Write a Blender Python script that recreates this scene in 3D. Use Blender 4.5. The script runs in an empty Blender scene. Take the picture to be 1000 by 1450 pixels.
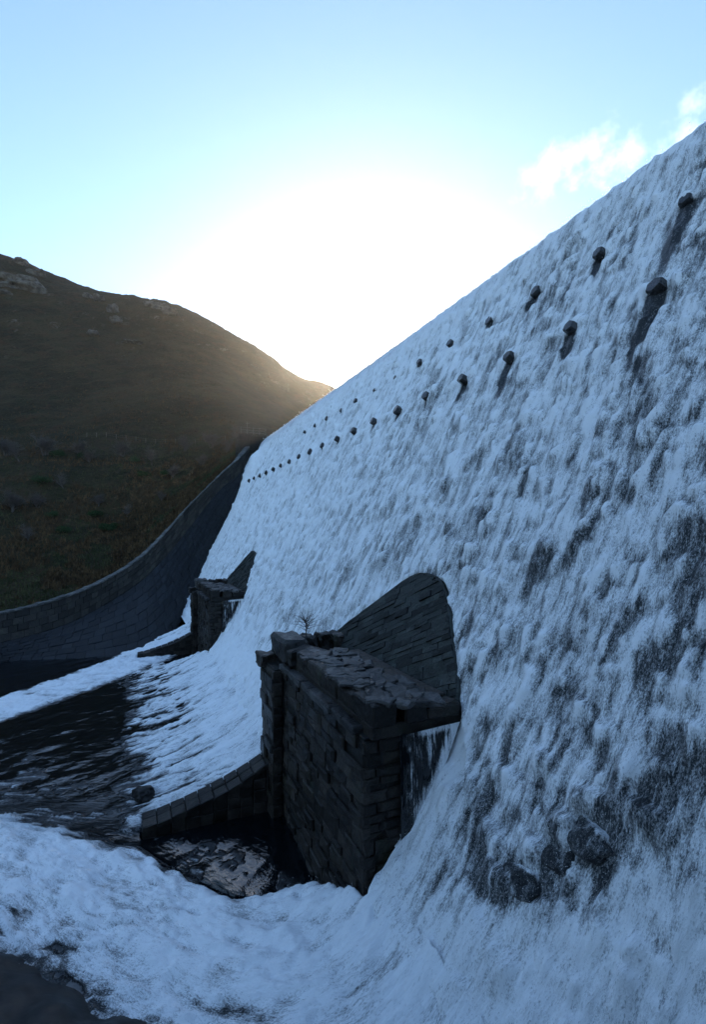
import bpy, math, random
import numpy as np
from mathutils import Vector, Matrix

random.seed(7)
rng = np.random.default_rng(11)
sc = bpy.context.scene
COL = sc.collection

# ------------------------------------------------------------------ camera
# world: x = across the valley's flow (up to the dam), y = along the dam, z = 0 at the pool
YAW = math.atan(310 / 700)
cam_d = bpy.data.cameras.new('camera')
cam_d.sensor_fit = 'HORIZONTAL'
cam_d.sensor_width = 36.0
cam_d.lens = 25.2
cam_d.shift_y = 0.033
cam_d.clip_end = 5000
cam_d.clip_start = 0.1
cam = bpy.data.objects.new('camera', cam_d)
COL.objects.link(cam)
cam.location = (0, 0, 17)
cam.rotation_euler = (math.pi / 2, 0, -YAW)
sc.camera = cam

# ------------------------------------------------------------------ light
SUN_AZ = YAW + math.radians(1.8)       # clockwise from +y
SUN_EL = math.radians(18.2)
sc.view_settings.view_transform = 'Standard'
sc.view_settings.look = 'None'
sc.view_settings.gamma = 1.0
sc.view_settings.use_curve_mapping = False
sc.view_settings.exposure = 1.56

world = bpy.data.worlds.new('World')
sc.world = world
world.use_nodes = True
wn = world.node_tree
wn.nodes.clear()
w_out = wn.nodes.new('ShaderNodeOutputWorld')
w_bg = wn.nodes.new('ShaderNodeBackground')
w_bg.inputs['Strength'].default_value = 0.12
sky = wn.nodes.new('ShaderNodeTexSky')
sky.sky_type = 'NISHITA'
sky.sun_disc = False
sky.sun_elevation = SUN_EL
sky.sun_rotation = SUN_AZ
sky.air_density = 1.1
sky.dust_density = 0.36
sky.ozone_density = 2.8
sky.altitude = 250
wn.links.new(w_bg.outputs[0], w_out.inputs[0])
# a few thin clouds above the crest
geo = wn.nodes.new('ShaderNodeNewGeometry')
tc = wn.nodes.new('ShaderNodeTexCoord')
nz = wn.nodes.new('ShaderNodeTexNoise')
nz.inputs['Scale'].default_value = 22.0
nz.inputs['Detail'].default_value = 8
nz.inputs['Roughness'].default_value = 0.62
wn.links.new(tc.outputs['Generated'], nz.inputs['Vector'])
CLOUDS = [(0.7707, 0.7524, 0.74, 0.04), (0.8125, 0.7339, 0.7514, 0.045), (0.8621, 0.7119, 0.7629, 0.05), (0.9143, 0.6887, 0.7743, 0.04), (1.0384, 0.6338, 0.8786, 0.024), (1.0188, 0.6425, 0.8114, 0.03), (0.9797, 0.6598, 0.79, 0.03), (0.7445, 0.7639, 0.7, 0.05)]      # sky directions and sizes of the small clouds
acc = None
for (dx, dy, dz, rad) in CLOUDS:
    v = Vector((dx, dy, dz)).normalized()
    sub = wn.nodes.new('ShaderNodeVectorMath'); sub.operation = 'DISTANCE'
    sub.inputs[1].default_value = v
    wn.links.new(tc.outputs['Generated'], sub.inputs[0])
    mr = wn.nodes.new('ShaderNodeMapRange'); mr.interpolation_type = 'SMOOTHSTEP'
    mr.inputs[1].default_value = 0.0; mr.inputs[2].default_value = rad * 1.9
    mr.inputs[3].default_value = 1.0; mr.inputs[4].default_value = 0.0
    wn.links.new(sub.outputs['Value'], mr.inputs[0])
    if acc is None:
        acc = mr.outputs[0]
    else:
        mx = wn.nodes.new('ShaderNodeMath'); mx.operation = 'MAXIMUM'
        wn.links.new(acc, mx.inputs[0]); wn.links.new(mr.outputs[0], mx.inputs[1])
        acc = mx.outputs[0]
ad = wn.nodes.new('ShaderNodeMath'); ad.operation = 'MULTIPLY_ADD'
ad.inputs[1].default_value = 0.42; ad.inputs[2].default_value = -0.36
wn.links.new(acc, ad.inputs[0])
ad2 = wn.nodes.new('ShaderNodeMath'); ad2.operation = 'ADD'
wn.links.new(ad.outputs[0], ad2.inputs[0]); wn.links.new(nz.outputs[0], ad2.inputs[1])
cm = wn.nodes.new('ShaderNodeMapRange'); cm.interpolation_type = 'SMOOTHSTEP'
cm.inputs[1].default_value = 0.36; cm.inputs[2].default_value = 0.72
cm.inputs[3].default_value = 0.0; cm.inputs[4].default_value = 0.32
wn.links.new(ad2.outputs[0], cm.inputs[0])
cmx = wn.nodes.new('ShaderNodeMixRGB')
cmx.inputs[2].default_value = (6.5, 6.6, 6.8, 1)
wn.links.new(cm.outputs[0], cmx.inputs[0])
wn.links.new(sky.outputs[0], cmx.inputs[1])
wn.links.new(cmx.outputs[0], w_bg.inputs['Color'])

sun_d = bpy.data.lights.new('sun', 'SUN')
sun_d.energy = 4.0
sun_d.angle = math.radians(0.53)
sun_d.color = (1.0, 0.82, 0.60)
sun = bpy.data.objects.new('sun', sun_d)
COL.objects.link(sun)
SUN_V = Vector((math.sin(SUN_AZ) * math.cos(SUN_EL), math.cos(SUN_AZ) * math.cos(SUN_EL), math.sin(SUN_EL)))
sun.rotation_euler = SUN_V.to_track_quat('Z', 'Y').to_euler()
sun.location = (60, 120, 90)

sc.cycles.use_denoising = True
sc.cycles.max_bounces = 5
sc.cycles.diffuse_bounces = 3
sc.cycles.glossy_bounces = 2
sc.cycles.transmission_bounces = 2
sc.cycles.volume_bounces = 0
sc.cycles.use_adaptive_sampling = True
sc.cycles.adaptive_threshold = 0.015
sc.cycles.caustics_reflective = False

# ------------------------------------------------------------------ helpers
def hsh(ix, iy, seed):
    h = (ix.astype(np.int64) * 374761393 + iy.astype(np.int64) * 668265263 + seed * 1274126177) & 0xFFFFFFFF
    h = ((h ^ (h >> 13)) * 1274126177) & 0xFFFFFFFF
    return ((h ^ (h >> 16)) & 0xFFFFFF) / float(0xFFFFFF)

def vnoise(x, y, seed=0):
    x = np.asarray(x, float); y = np.asarray(y, float)
    ix = np.floor(x); iy = np.floor(y)
    fx = x - ix; fy = y - iy
    fx = fx * fx * fx * (fx * (fx * 6 - 15) + 10); fy = fy * fy * fy * (fy * (fy * 6 - 15) + 10)
    a = hsh(ix, iy, seed); b = hsh(ix + 1, iy, seed); c = hsh(ix, iy + 1, seed); d = hsh(ix + 1, iy + 1, seed)
    return (a * (1 - fx) + b * fx) * (1 - fy) + (c * (1 - fx) + d * fx) * fy

def fbm(x, y, seed=0, octv=4, gain=.5):
    s = 0; a = 1; t = 0
    for o in range(octv):
        s = s + a * vnoise(x * 2 ** o + 17.3 * o, y * 2 ** o - 9.1 * o, seed + o); t += a; a *= gain
    return s / t

def sst(x, a, b):
    t = np.clip((x - a) / (b - a), 0, 1)
    return t * t * (3 - 2 * t)

def mesh_obj(name, verts, faces, mat, parent=None, smooth=False):
    me = bpy.data.meshes.new(name)
    me.from_pydata([tuple(v) for v in verts], [], faces)
    me.update()
    if smooth:
        me.polygons.foreach_set('use_smooth', [True] * len(me.polygons))
    o = bpy.data.objects.new(name, me)
    if mat: me.materials.append(mat)
    COL.objects.link(o)
    if parent: o.parent = parent
    return o

def grid_mesh(name, P, keep=None, mat=None, attrs=None):
    """P (m, n, 3) array -> smooth quad grid; attrs: name -> (kind, array)"""
    m, n = P.shape[:2]
    idx = np.arange(m * n).reshape(m, n)
    q = np.stack([idx[:-1, :-1], idx[1:, :-1], idx[1:, 1:], idx[:-1, 1:]], -1).reshape(-1, 4)
    if keep is not None:
        q = q[keep.reshape(-1)]
    me = bpy.data.meshes.new(name)
    me.vertices.add(m * n)
    me.vertices.foreach_set('co', P.reshape(-1).astype(np.float32))
    me.loops.add(q.size)
    me.loops.foreach_set('vertex_index', q.reshape(-1).astype(np.int32))
    me.polygons.add(len(q))
    me.polygons.foreach_set('loop_start', (np.arange(len(q)) * 4).astype(np.int32))
    try: me.polygons.foreach_set('loop_total', np.full(len(q), 4, np.int32))
    except Exception: pass
    me.polygons.foreach_set('use_smooth', np.ones(len(q), bool))
    for k, (kind, a) in (attrs or {}).items():
        at = me.attributes.new(k, kind, 'POINT')
        at.data.foreach_set('value' if kind == 'FLOAT' else 'vector', a.reshape(-1).astype(np.float32))
    me.update(); me.validate()
    o = bpy.data.objects.new(name, me)
    if mat: me.materials.append(mat)
    COL.objects.link(o)
    return o

def thing(name, label, cat, loc=(0, 0, 0), group=None):
    o = bpy.data.objects.new(name, None)
    COL.objects.link(o); o.location = loc
    o['label'] = label; o['category'] = cat
    if group: o['group'] = group
    return o

def tag(o, label, cat, group=None):
    o['label'] = label; o['category'] = cat
    if group: o['group'] = group
    return o

def structure(o): o['kind'] = 'structure'; return o

def copy_tree(o, parent=None):
    c = o.copy(); COL.objects.link(c); c.parent = parent
    for ch in list(o.children): copy_tree(ch, c)
    return c

# ------------------------------------------------------------------ materials
class NB:
    def __init__(s, name):
        s.m = bpy.data.materials.new(name); s.m.use_nodes = True
        s.t = s.m.node_tree; s.t.nodes.clear()
        s.out = s.t.nodes.new('ShaderNodeOutputMaterial')
    def n(s, typ, **kw):
        nd = s.t.nodes.new(typ)
        for k, v in kw.items():
            if k in ('op',): nd.operation = v
            elif isinstance(k, str) and hasattr(nd, k): setattr(nd, k, v)
        return nd
    def l(s, a, b): s.t.links.new(a, b)
    def val(s, sock, v):
        if hasattr(v, 'is_linked') or hasattr(v, 'links'): s.l(v, sock)
        else: sock.default_value = v
    def math(s, op, a, b=0.0, c=None):
        nd = s.n('ShaderNodeMath'); nd.operation = op
        s.val(nd.inputs[0], a); s.val(nd.inputs[1], b)
        if c is not None: s.val(nd.inputs[2], c)
        return nd.outputs[0]
    def noise(s, vec, scale, detail=4, rough=.55, dist=0.0):
        nd = s.n('ShaderNodeTexNoise')
        nd.inputs['Scale'].default_value = scale; nd.inputs['Detail'].default_value = detail
        nd.inputs['Roughness'].default_value = rough; nd.inputs['Distortion'].default_value = dist
        s.l(vec, nd.inputs['Vector']); return nd.outputs[0]
    def rng(s, v, a, b, c=0.0, d=1.0):
        nd = s.n('ShaderNodeMapRange'); nd.interpolation_type = 'SMOOTHSTEP'
        s.val(nd.inputs[0], v)
        for i, q in enumerate((a, b, c, d)): s.val(nd.inputs[i + 1], q)
        return nd.outputs[0]
    def mix(s, f, a, b):
        nd = s.n('ShaderNodeMixRGB')
        s.val(nd.inputs[0], f)
        for i, q in ((1, a), (2, b)):
            if isinstance(q, tuple): nd.inputs[i].default_value = (*q, 1)
            else: s.l(q, nd.inputs[i])
        return nd.outputs[0]
    def scale(s, vec, v):
        nd = s.n('ShaderNodeVectorMath'); nd.operation = 'MULTIPLY'
        s.l(vec, nd.inputs[0]); nd.inputs[1].default_value = v
        return nd.outputs[0]
    def bsdf(s, col, rough=.8, spec=.5, bump=None, bstr=.5, bdist=.05):
        p = s.n('ShaderNodeBsdfPrincipled')
        if isinstance(col, tuple): p.inputs['Base Color'].default_value = (*col, 1)
        else: s.l(col, p.inputs['Base Color'])
        s.val(p.inputs['Roughness'], rough)
        s.val(p.inputs['Specular IOR Level'], spec)
        if bump is not None:
            b = s.n('ShaderNodeBump'); b.inputs['Strength'].default_value = bstr; b.inputs['Distance'].default_value = bdist
            s.l(bump, b.inputs['Height']); s.l(b.outputs[0], p.inputs['Normal'])
        s.l(p.outputs[0], s.out.inputs['Surface'])
        return p

def make_water():
    b = NB('falling_water')
    fa = b.n('ShaderNodeAttribute'); fa.attribute_name = 'foam'
    uv = b.n('ShaderNodeAttribute'); uv.attribute_name = 'fuv'
    foam = fa.outputs['Fac']; vec = uv.outputs['Vector']
    v1 = b.scale(vec, (1.0, .16, 1)); v2 = b.scale(vec, (1.0, .24, 1))
    n1 = b.noise(v1, 3.4, 5, .62, .5)
    n2 = b.noise(v2, 8.0, 6, .72, .7)
    n3 = b.noise(v2, 5.5, 4, .6, 1.2)
    n4 = b.noise(b.scale(vec, (1.0, .42, 1)), 26.0, 4, .75, .6)
    lace = b.rng(b.math('ABSOLUTE', b.math('SUBTRACT', n3, .5)), 0.0, .06, 1.0, 0.0)
    x = b.math('MULTIPLY_ADD', b.math('SUBTRACT', n1, .5), .55, foam)
    x = b.math('MULTIPLY_ADD', b.math('SUBTRACT', n2, .5), 1.0, x)
    x = b.math('MULTIPLY_ADD', b.math('SUBTRACT', n4, .5), 1.5, x)
    act = b.rng(foam, .02, .3)
    x = b.math('MULTIPLY_ADD', b.math('MULTIPLY', lace, act), .18, x)
    x = b.math('MULTIPLY_ADD', b.math('SUBTRACT', 1.0, b.rng(foam, .03, .30)), -.20, x)
    f = b.rng(x, -.05, .78)
    f = b.math('MAXIMUM', f, b.math('MULTIPLY', b.rng(n4, .57, .70), b.rng(n2, .36, .62, .0, .75)))
    f = b.math('MULTIPLY', f, b.rng(foam, 0.0, .07))
    col = b.mix(f, (.003, .0045, .006), (.93, .95, .96))
    rip = b.noise(b.scale(vec, (1.0, .55, 1)), 1.6, 4, .6, .4)
    h = b.math('ADD', b.math('MULTIPLY', n2, .7), b.math('MULTIPLY', n1, .6))
    h = b.math('MULTIPLY', b.math('ADD', h, b.math('MULTIPLY', n4, .3)), b.rng(foam, .0, .10))
    h = b.math('ADD', h, b.math('MULTIPLY', rip, b.rng(foam, .0, .3, .36, 0.0)))
    b.bsdf(col, b.math('MAXIMUM', b.rng(f, 0, .6, .06, .9), b.rng(foam, .02, .08, 0.0, .42)), b.rng(f, .1, .7, .5, .1), h, .85, .12)
    return b.m

def make_stone(name, base, var=.5, moss=(.045, .055, .03), mossamt=.35, wet=.45, scale=1.0):
    b = NB(name)
    tcn = b.n('ShaderNodeTexCoord'); g = b.n('ShaderNodeNewGeometry')
    oi = b.n('ShaderNodeObjectInfo')
    pos = g.outputs['Position']
    n1 = b.noise(pos, 1.3 * scale, 6, .65); n2 = b.noise(pos, 9 * scale, 5, .6); n3 = b.noise(b.scale(pos, (1, 1, .25)), 2.2 * scale, 4)
    v = b.math('MULTIPLY_ADD', oi.outputs['Random'], var, 1 - var * .55)
    v = b.math('MULTIPLY', v, b.rng(n2, .25, .8, .6, 1.4))
    lo = tuple(c * .45 for c in base); hi = tuple(c * 1.5 for c in base)
    c = b.mix(b.rng(n1, .3, .7), lo, hi)
    c = b.mix(b.math('MULTIPLY', b.rng(n3, .5, .72), mossamt), c, moss)
    mul = b.n('ShaderNodeMixRGB'); mul.blend_type = 'MULTIPLY'; mul.inputs[0].default_value = 1
    b.l(c, mul.inputs[1]); cmb = b.n('ShaderNodeCombineColor')
    for i in range(3): b.l(v, cmb.inputs[i])
    b.l(cmb.outputs[0], mul.inputs[2])
    b.bsdf(mul.outputs[0], b.rng(n1, .3, .7, wet - .12, wet + .25), .28, b.math('ADD', n2, b.math('MULTIPLY', n1, 1.2)), .7, .06)
    return b.m

M_WATER = make_water()
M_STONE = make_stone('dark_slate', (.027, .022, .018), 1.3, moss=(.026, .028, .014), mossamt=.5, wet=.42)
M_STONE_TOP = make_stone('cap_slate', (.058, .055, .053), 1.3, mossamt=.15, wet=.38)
M_FIN = make_stone('fin_slate', (.030, .033, .030), 1.3, moss=(.02, .034, .024), mossamt=.3, wet=.5)
M_MORTAR = make_stone('mortar', (.016, .016, .016), .1)
M_WALL = make_stone('brown_rubble', (.030, .026, .021), .9, mossamt=.3, wet=.7)
M_PAVE = make_stone('blue_slate', (.020, .022, .026), .45, mossamt=.15, wet=.8)
M_COPE = make_stone('coping_stone', (.11, .107, .10), .6, mossamt=.3, wet=.6)
M_DAM = make_stone('dam_stone', (.045, .045, .048), .4, wet=.3)

def make_ground():
    b = NB('moorland')
    g = b.n('ShaderNodeNewGeometry'); pos = g.outputs['Position']
    a = b.noise(pos, .035, 6, .6); c = b.noise(pos, .16, 6, .65); d = b.noise(pos, .9, 5, .65); e = b.noise(pos, .012, 4, .5)
    col = b.mix(b.rng(a, .38, .62), (.026, .024, .013), (.052, .040, .021))
    col = b.mix(b.math('MULTIPLY', b.rng(c, .5, .66), .7), col, (.065, .036, .019))
    col = b.mix(b.math('MULTIPLY', b.rng(c, .46, .30), .7), col, (.018, .027, .011))
    col = b.mix(b.math('MULTIPLY', b.rng(d, .52, .72), .5), col, (.075, .064, .038))
    col = b.mix(b.math('MULTIPLY', b.rng(d, .47, .30), .85), col, (.010, .011, .006))
    sx = b.n('ShaderNodeSeparateXYZ'); b.l(g.outputs['True Normal'], sx.inputs[0])
    st = b.rng(sx.outputs[2], .70, .45)
    col = b.mix(b.math('MULTIPLY', st, b.rng(d, .40, .6)), col, (.15, .14, .13))
    b.bsdf(col, .95, .1, b.math('ADD', d, b.math('MULTIPLY', c, 3.0)), 1.0, 1.0)
    return b.m
M_GROUND = make_ground()

def make_simple(name, c1, c2, sc_, rough=.9, spec=.2):
    b = NB(name)
    g = b.n('ShaderNodeNewGeometry'); oi = b.n('ShaderNodeObjectInfo')
    n = b.noise(g.outputs['Position'], sc_, 5, .6)
    b.bsdf(b.mix(b.rng(n, .3, .7), c1, c2), rough, spec, n, .5, .05)
    return b.m
M_ROCK = make_simple('grey_rock', (.04, .038, .036), (.13, .125, .115), .35)
M_WETROCK = make_simple('wet_rock', (.007, .007, .008), (.022, .020, .018), 2.0, .5, .25)
M_TWIG = make_simple('bare_twigs', (.075, .065, .058), (.13, .112, .10), 1.5)
M_GORSE = make_simple('gorse_leaves', (.014, .035, .012), (.04, .075, .025), 2.0)
M_BRACKEN = make_simple('dead_bracken', (.05, .03, .015), (.12, .075, .035), .5)
M_GRASS = make_simple('rough_grass', (.03, .04, .015), (.085, .08, .035), .5)
M_IRON = make_simple('weathered_iron', (.07, .065, .06), (.16, .15, .14), 3.0, .6, .4)
M_WOOD = make_simple('fence_wood', (.12, .10, .08), (.24, .21, .18), 3.0)
b_ = NB('spray'); d1 = b_.n('ShaderNodeBsdfDiffuse'); d2 = b_.n('ShaderNodeBsdfTranslucent'); mxs = b_.n('ShaderNodeMixShader')
d1.inputs[0].default_value = (.9, .92, .94, 1); d2.inputs[0].default_value = (.95, .95, .95, 1); mxs.inputs[0].default_value = .5
b_.l(d1.outputs[0], mxs.inputs[1]); b_.l(d2.outputs[0], mxs.inputs[2]); b_.l(mxs.outputs[0], b_.out.inputs['Surface']); M_SPRAY = b_.m

# ------------------------------------------------------------------ dam profile
PROF = [(-1.6, .0), (1.3, .38), (5, 1.4), (8.2, 3.0), (9.5, 4.35), (11, 6.4), (12.7, 9.55), (16.45, 17), (22, 28.1), (24.55, 32.95), (25.7, 35.3), (26.5, 37.2), (27.1, 38.25), (28.2, 38.75), (30.5, 38.85), (32, 38.8)]
def catmull(pts, k=40):
    P = np.array(pts, float); P = np.vstack([2 * P[0] - P[1], P, 2 * P[-1] - P[-2]])
    out = []
    for i in range(1, len(P) - 2):
        t = np.linspace(0, 1, k, endpoint=False)[:, None]
        p0, p1, p2, p3 = P[i - 1], P[i], P[i + 1], P[i + 2]
        out.append(.5 * ((2 * p1) + (-p0 + p2) * t + (2 * p0 - 5 * p1 + 4 * p2 - p3) * t ** 2 + (-p0 + 3 * p1 - 3 * p2 + p3) * t ** 3))
    out.append(P[-2][None]); return np.vstack(out)
PC = catmull(PROF)
def za(x): return np.interp(x, PC[:, 0], PC[:, 1], left=0.0)
XT0 = 7.6
i0 = int(np.searchsorted(PC[:, 0], XT0))
PW = PC[i0:]
ARC = np.concatenate([[0], np.cumsum(np.hypot(*np.diff(PW, axis=0).T))])
TMAX = ARC[-1]
def t_of_z(z): return float(np.interp(z, PW[:, 1], ARC))
BSP = 44.3                      # buttress spacing along the dam
ROW = 4.83                      # projecting stone spacing

# ------------------------------------------------------------------ the sheet of water on the dam: relief raster in (s, t)
RS = .08; S0, S1 = -5.0, 114.0
nS = int((S1 - S0) / RS) + 1; nT = int(TMAX / RS) + 1
sg = S0 + np.arange(nS) * RS; tg = np.arange(nT) * RS
SS, TT = np.meshgrid(sg, tg, indexing='ij')
H = np.zeros((nS, nT)); F = np.zeros((nS, nT))
def splat(s0, t0, w, l, A, B, D):
    a = int((s0 - 2.2 * w - S0) / RS); b = int((s0 + 2.2 * w - S0) / RS) + 1
    c = int((t0 - 2.6 * l) / RS); d = int((t0 + .7 * l) / RS) + 1
    a, b = max(a, 0), min(b, nS); c, d = max(c, 0), min(d, nT)
    if a >= b or c >= d: return
    u = (sg[a:b, None] - s0) / w; v = (t0 - tg[None, c:d]) / l
    u = u + .18 * np.sin(v * 2.1 + s0 * 7)
    g = np.exp(-u * u * 1.6)
    up = sst(v, -.6, -.02)
    body = up * (1 - sst(v, .35, 1.5))
    H[a:b, c:d] += A * g * body
    F[a:b, c:d] += B * g * up * (1 - sst(v, .1, .95)) - D * np.exp(-u * u * 1.3) * sst(v, .45, .85) * (1 - sst(v, 1.1, 2.5))
for (n, wr, lr, A, B, D) in ((9000, (.10, .20), (.35, .8), .03, .10, .13), (2600, (.2, .40), (.6, 1.3), .09, .14, .20), (420, (.35, .7), (1.2, 2.4), .15, .16, .30)):
    for s0, t0, a_, b_, q in zip(rng.uniform(S0, S1, n), rng.uniform(0, TMAX - 1.5, n), rng.uniform(0, 1, n), rng.uniform(0, 1, n), rng.uniform(.5, 1.3, n)):
        splat(s0, t0, wr[0] + (wr[1] - wr[0]) * a_, lr[0] + (lr[1] - lr[0]) * b_, A * q, B * q, D * q)
def blur(A):
    A = A.copy(); A[1:-1] = (A[:-2] + 2 * A[1:-1] + A[2:]) / 4; A[:, 1:-1] = (A[:, :-2] + 2 * A[:, 1:-1] + A[:, 2:]) / 4
    return A
for (ch, cw, amp, fo, wp, sd) in ((.60, .30, .04, .10, .6, 601), (1.05, .56, .10, .22, 1.2, 611), (1.9, 1.0, .13, .17, 2.0, 621)):
    tw = TT + wp * 1.6 * (fbm(SS / (cw * 1.9), TT / (ch * 2.4), sd, 3) - .5)
    r_ = np.floor(tw / ch); v = tw / ch - r_
    sw = SS + .5 * wp * (fbm(SS / cw, TT / (ch * 1.5), sd + 3, 2) - .5)
    c_f = sw / cw + hsh(r_, r_ * 0, sd + 5) * 7; c_ = np.floor(c_f); u = np.abs(c_f - c_ - .5) * 2
    Ac = hsh(c_, r_, sd + 7); Ac = Ac * Ac * 1.2 + .08
    pr = sst(1 - v, 0, .22) * (.15 + .85 * v) * (1 - sst(u, .05, .95))
    H += blur(amp * 2.5 * Ac * pr); F += blur(fo * 3.6 * Ac * (pr - .33))  # foam whitens ledge tops and darkens beneath, painting in extra relief shading
F += .55 * (fbm(SS / .13, TT / 2.2, 631, 3) - .5) + .42 * (fbm(SS / .38, TT / 2.4, 637, 3) - .5)
base = .60 + .26 * (fbm(SS / .8, TT / 4.5, 3, 4) - .5) + .20 * (fbm(SS / 6, TT / 9, 9, 3) - .5)
FO = base + F
FO = .22 + np.log1p(np.exp((FO - .22) * 7)) / 7
FO = np.minimum(FO, 1.1)
H += .22 * (fbm(SS / .9, TT / 2.2, 21, 4) - .5) + .25 * (fbm(SS / 3.5, TT / 6, 5, 3) - .5)
ZZ = np.interp(TT, ARC, PW[:, 1])
XX = np.interp(TT, ARC, PW[:, 0])
FO += .18 * sst(ZZ, 33, 38)                       # aerated brow
FO += .14 * sst(SS, 22, 70)                       # whiter further along: denser foam, plus the brighter light put into it
FO -= .13 * (1 - sst(SS, 10, 34)) * (1 - .55 * sst(ZZ, 18, 34))
FO -= .10 * (1 - sst(SS, 14, 40)) * sst(ZZ, 24, 33)
FO += .34 * (1 - sst(ZZ + .9 * (fbm(SS / 1.2, TT / 1.2, 33, 3) - .5) - (8.3 - .56 * (SS - 7)).clip(3.4, 8.3), -1.0, .9)) * (1 - sst(SS, 17, 22)) * (.7 + .6 * fbm(SS / .9, TT / .9, 35, 3))   # boil at the near toe
FO += .45 * (1 - sst(np.abs(SS - 16.6), .3, 1.1)) * (1 - sst(ZZ, 8.2, 10.2))                      # jet down the side of the pier
FO += .25 * (1 - sst(ZZ, 4, 9)) * sst(SS, 30, 34)
FO += .35 * sst(SS, 98, 106)
for (s0, z, w, A_) in ((10.4, 9.1, .8, .35), (11.2, 8.2, .6, .3), (11.7, 7.2, .6, .3), (13.5, 6.8, .7, .35), (12.6, 6.0, .6, .3), (8.8, 9.4, .7, .35), (15.0, 7.6, .6, .3), (12.6, 9.4, .6, .3)):
    splat(s0, t_of_z(z) + .15, w, .55, A_, .3, 0)
# wakes below the projecting stones
STONES = []
for k in range(19): STONES.append((22.0, 14.9 + ROW * k, 28.1, .47 if k < 12 else .42, (4.4, 2.2, 3.0, 2.2, 1.6, 1.3, 1.2)[k] if k < 7 else .6))
for k in range(13): STONES.append((24.55, 15.25 + ROW * 1.003 * k, 32.95, .44 if k < 5 else .36, (3.6, 1.7, 1.3, .9)[k] if k < 4 else .4))
# patches where the face of the dam stands dark out of the water
for (s0, z, w, l, d) in ((9.3, 15.9, .35, 1.0, .55), (9.6, 13.8, .38, .9, .6), (18.7, 12.6, .22, .5, .7), (14.2, 17.5, .5, .8, .35), (8.2, 20.5, .4, 1.6, .5), (12.5, 11.5, .5, .8, .3), (16.5, 20.5, .3, 1.0, .4), (11.2, 24.0, .35, 1.2, .4), (10.7, 7.9, 1.0, .9, .24), (11.4, 6.9, 1.0, .6, .2), (11.9, 6.1, .9, .4, .34), (13.5, 6.2, .9, .4, .4), (12.8, 5.5, 1.2, .3, .35), (8.6, 8.8, .9, .5, .3), (14.6, 7.2, .8, .5, .3), (9.2, 11.3, .8, .7, .3)):
    t0 = t_of_z(z); q = slice(max(int((s0 - 3 - S0) / RS), 0), int((s0 + 3 - S0) / RS))
    FO[q] -= .6 * d * np.exp(-((SS[q] - s0 - .3 * (fbm(SS[q] / .5, TT[q] / .7, 31, 3) - .5)) / w) ** 2 - ((TT[q] - t0) / l) ** 2)
FO = np.maximum(FO, .17)
for (x, s0, z, w, ln) in STONES:
    t0 = t_of_z(z)
    a, b = max(int((s0 - 2.5 - S0) / RS), 0), min(int((s0 + 2.5 - S0) / RS), nS); c, d = max(int((t0 - ln * 1.2 - .5) / RS), 0), min(int((t0 + 2) / RS), nT)
    v = t0 - TT[a:b, c:d]; u = SS[a:b, c:d] - s0 - .12 * np.sin(v * 1.7 + s0) - .5 * v / 3 * (fbm(TT[a:b, c:d] / .9, SS[a:b, c:d] * 0 + s0, 8, 2) - .5)
    m = (1 - sst(np.abs(u), w * .3, w * 1.15)) * sst(v, -.1, .3) * (1 - sst(v, ln * .3, ln * 1.2))
    m = m * (.55 + .6 * fbm(SS[a:b, c:d] / .25, TT[a:b, c:d] / .6, 37, 3))
    FO[a:b, c:d] -= 1.0 * m; H[a:b, c:d] -= .12 * m
    hump = np.exp(-(u / (w * 1.7)) ** 2) * sst(v, -1.3, -.25) * (1 - sst(v, -.2, .25))
    H[a:b, c:d] += .16 * hump; FO[a:b, c:d] += .3 * hump
FO = np.minimum(FO, .86 + .3 * (fbm(SS / .8, TT / 1.6, 39, 3) - .5) - .20 * (1 - sst(ZZ, 5, 10)) * (SS < 18))
# the spill at the far end of the crest stands off the face
H += 1.1 * sst(SS, 106.5, 110.5) * sst(ZZ, 22, 30) * (1 - sst(ZZ, 34, 37))
FO = np.maximum(FO, .09)
H *= 1 - .55 * sst(ZZ, 35.5, 38)
# calm under the two fins
for k in (0, 1):
    v = (ZZ - 9.35) / .894; e = 24.6 + BSP * k - SS
    d_ = np.minimum(np.minimum(.95 + .764 * (e + 7.3) - v, (.6 + 1.2 * (7.1 - e) - v)), 6.0 - v)
    m = sst(d_, .0, .35) * sst(v, -2.5, -1.5)
    H = H * (1 - m) - .30 * m

def bil(A, s, t):
    a = np.clip((s - S0) / RS, 0, nS - 1.001); b = np.clip(t / RS, 0, nT - 1.001)
    i = a.astype(int); j = b.astype(int); fa = a - i; fb = b - j
    return (A[i, j] * (1 - fa) + A[i + 1, j] * fa) * (1 - fb) + (A[i, j + 1] * (1 - fa) + A[i + 1, j + 1] * fa) * fb

sl = [-4.0]
while sl[-1] < 112.6:
    s = sl[-1]; sl.append(s + (.10 if s < 5 else .05 + max(0, s - 16) * .0019))
sv = np.array(sl); tv = np.linspace(0, TMAX, 600)
s2, t2 = np.meshgrid(sv, tv, indexing='ij')
hh = bil(H, s2, t2); ff = bil(FO, s2, t2)
px = np.interp(t2, ARC, PW[:, 0]); pz = np.interp(t2, ARC, PW[:, 1])
tx = np.interp(t2 + .15, ARC, PW[:, 0]) - np.interp(t2 - .15, ARC, PW[:, 0]); tz = np.interp(t2 + .15, ARC, PW[:, 1]) - np.interp(t2 - .15, ARC, PW[:, 1])
ln = np.hypot(tx, tz) + 1e-9
hh = hh - .5 * (1 - sst(t2, .1, 1.1))
Pw = np.stack([px - tz / ln * (hh + .05), s2, pz + tx / ln * (hh + .05)], -1)
cx = px[:-1, :-1]; cs = s2[:-1, :-1]
keep = np.ones_like(cx, bool)
for k in (0, 1):
    keep &= ~((cs > 17.3 + BSP * k) & (cs < 31.9 + BSP * k) & (cx < 9.6))
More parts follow.
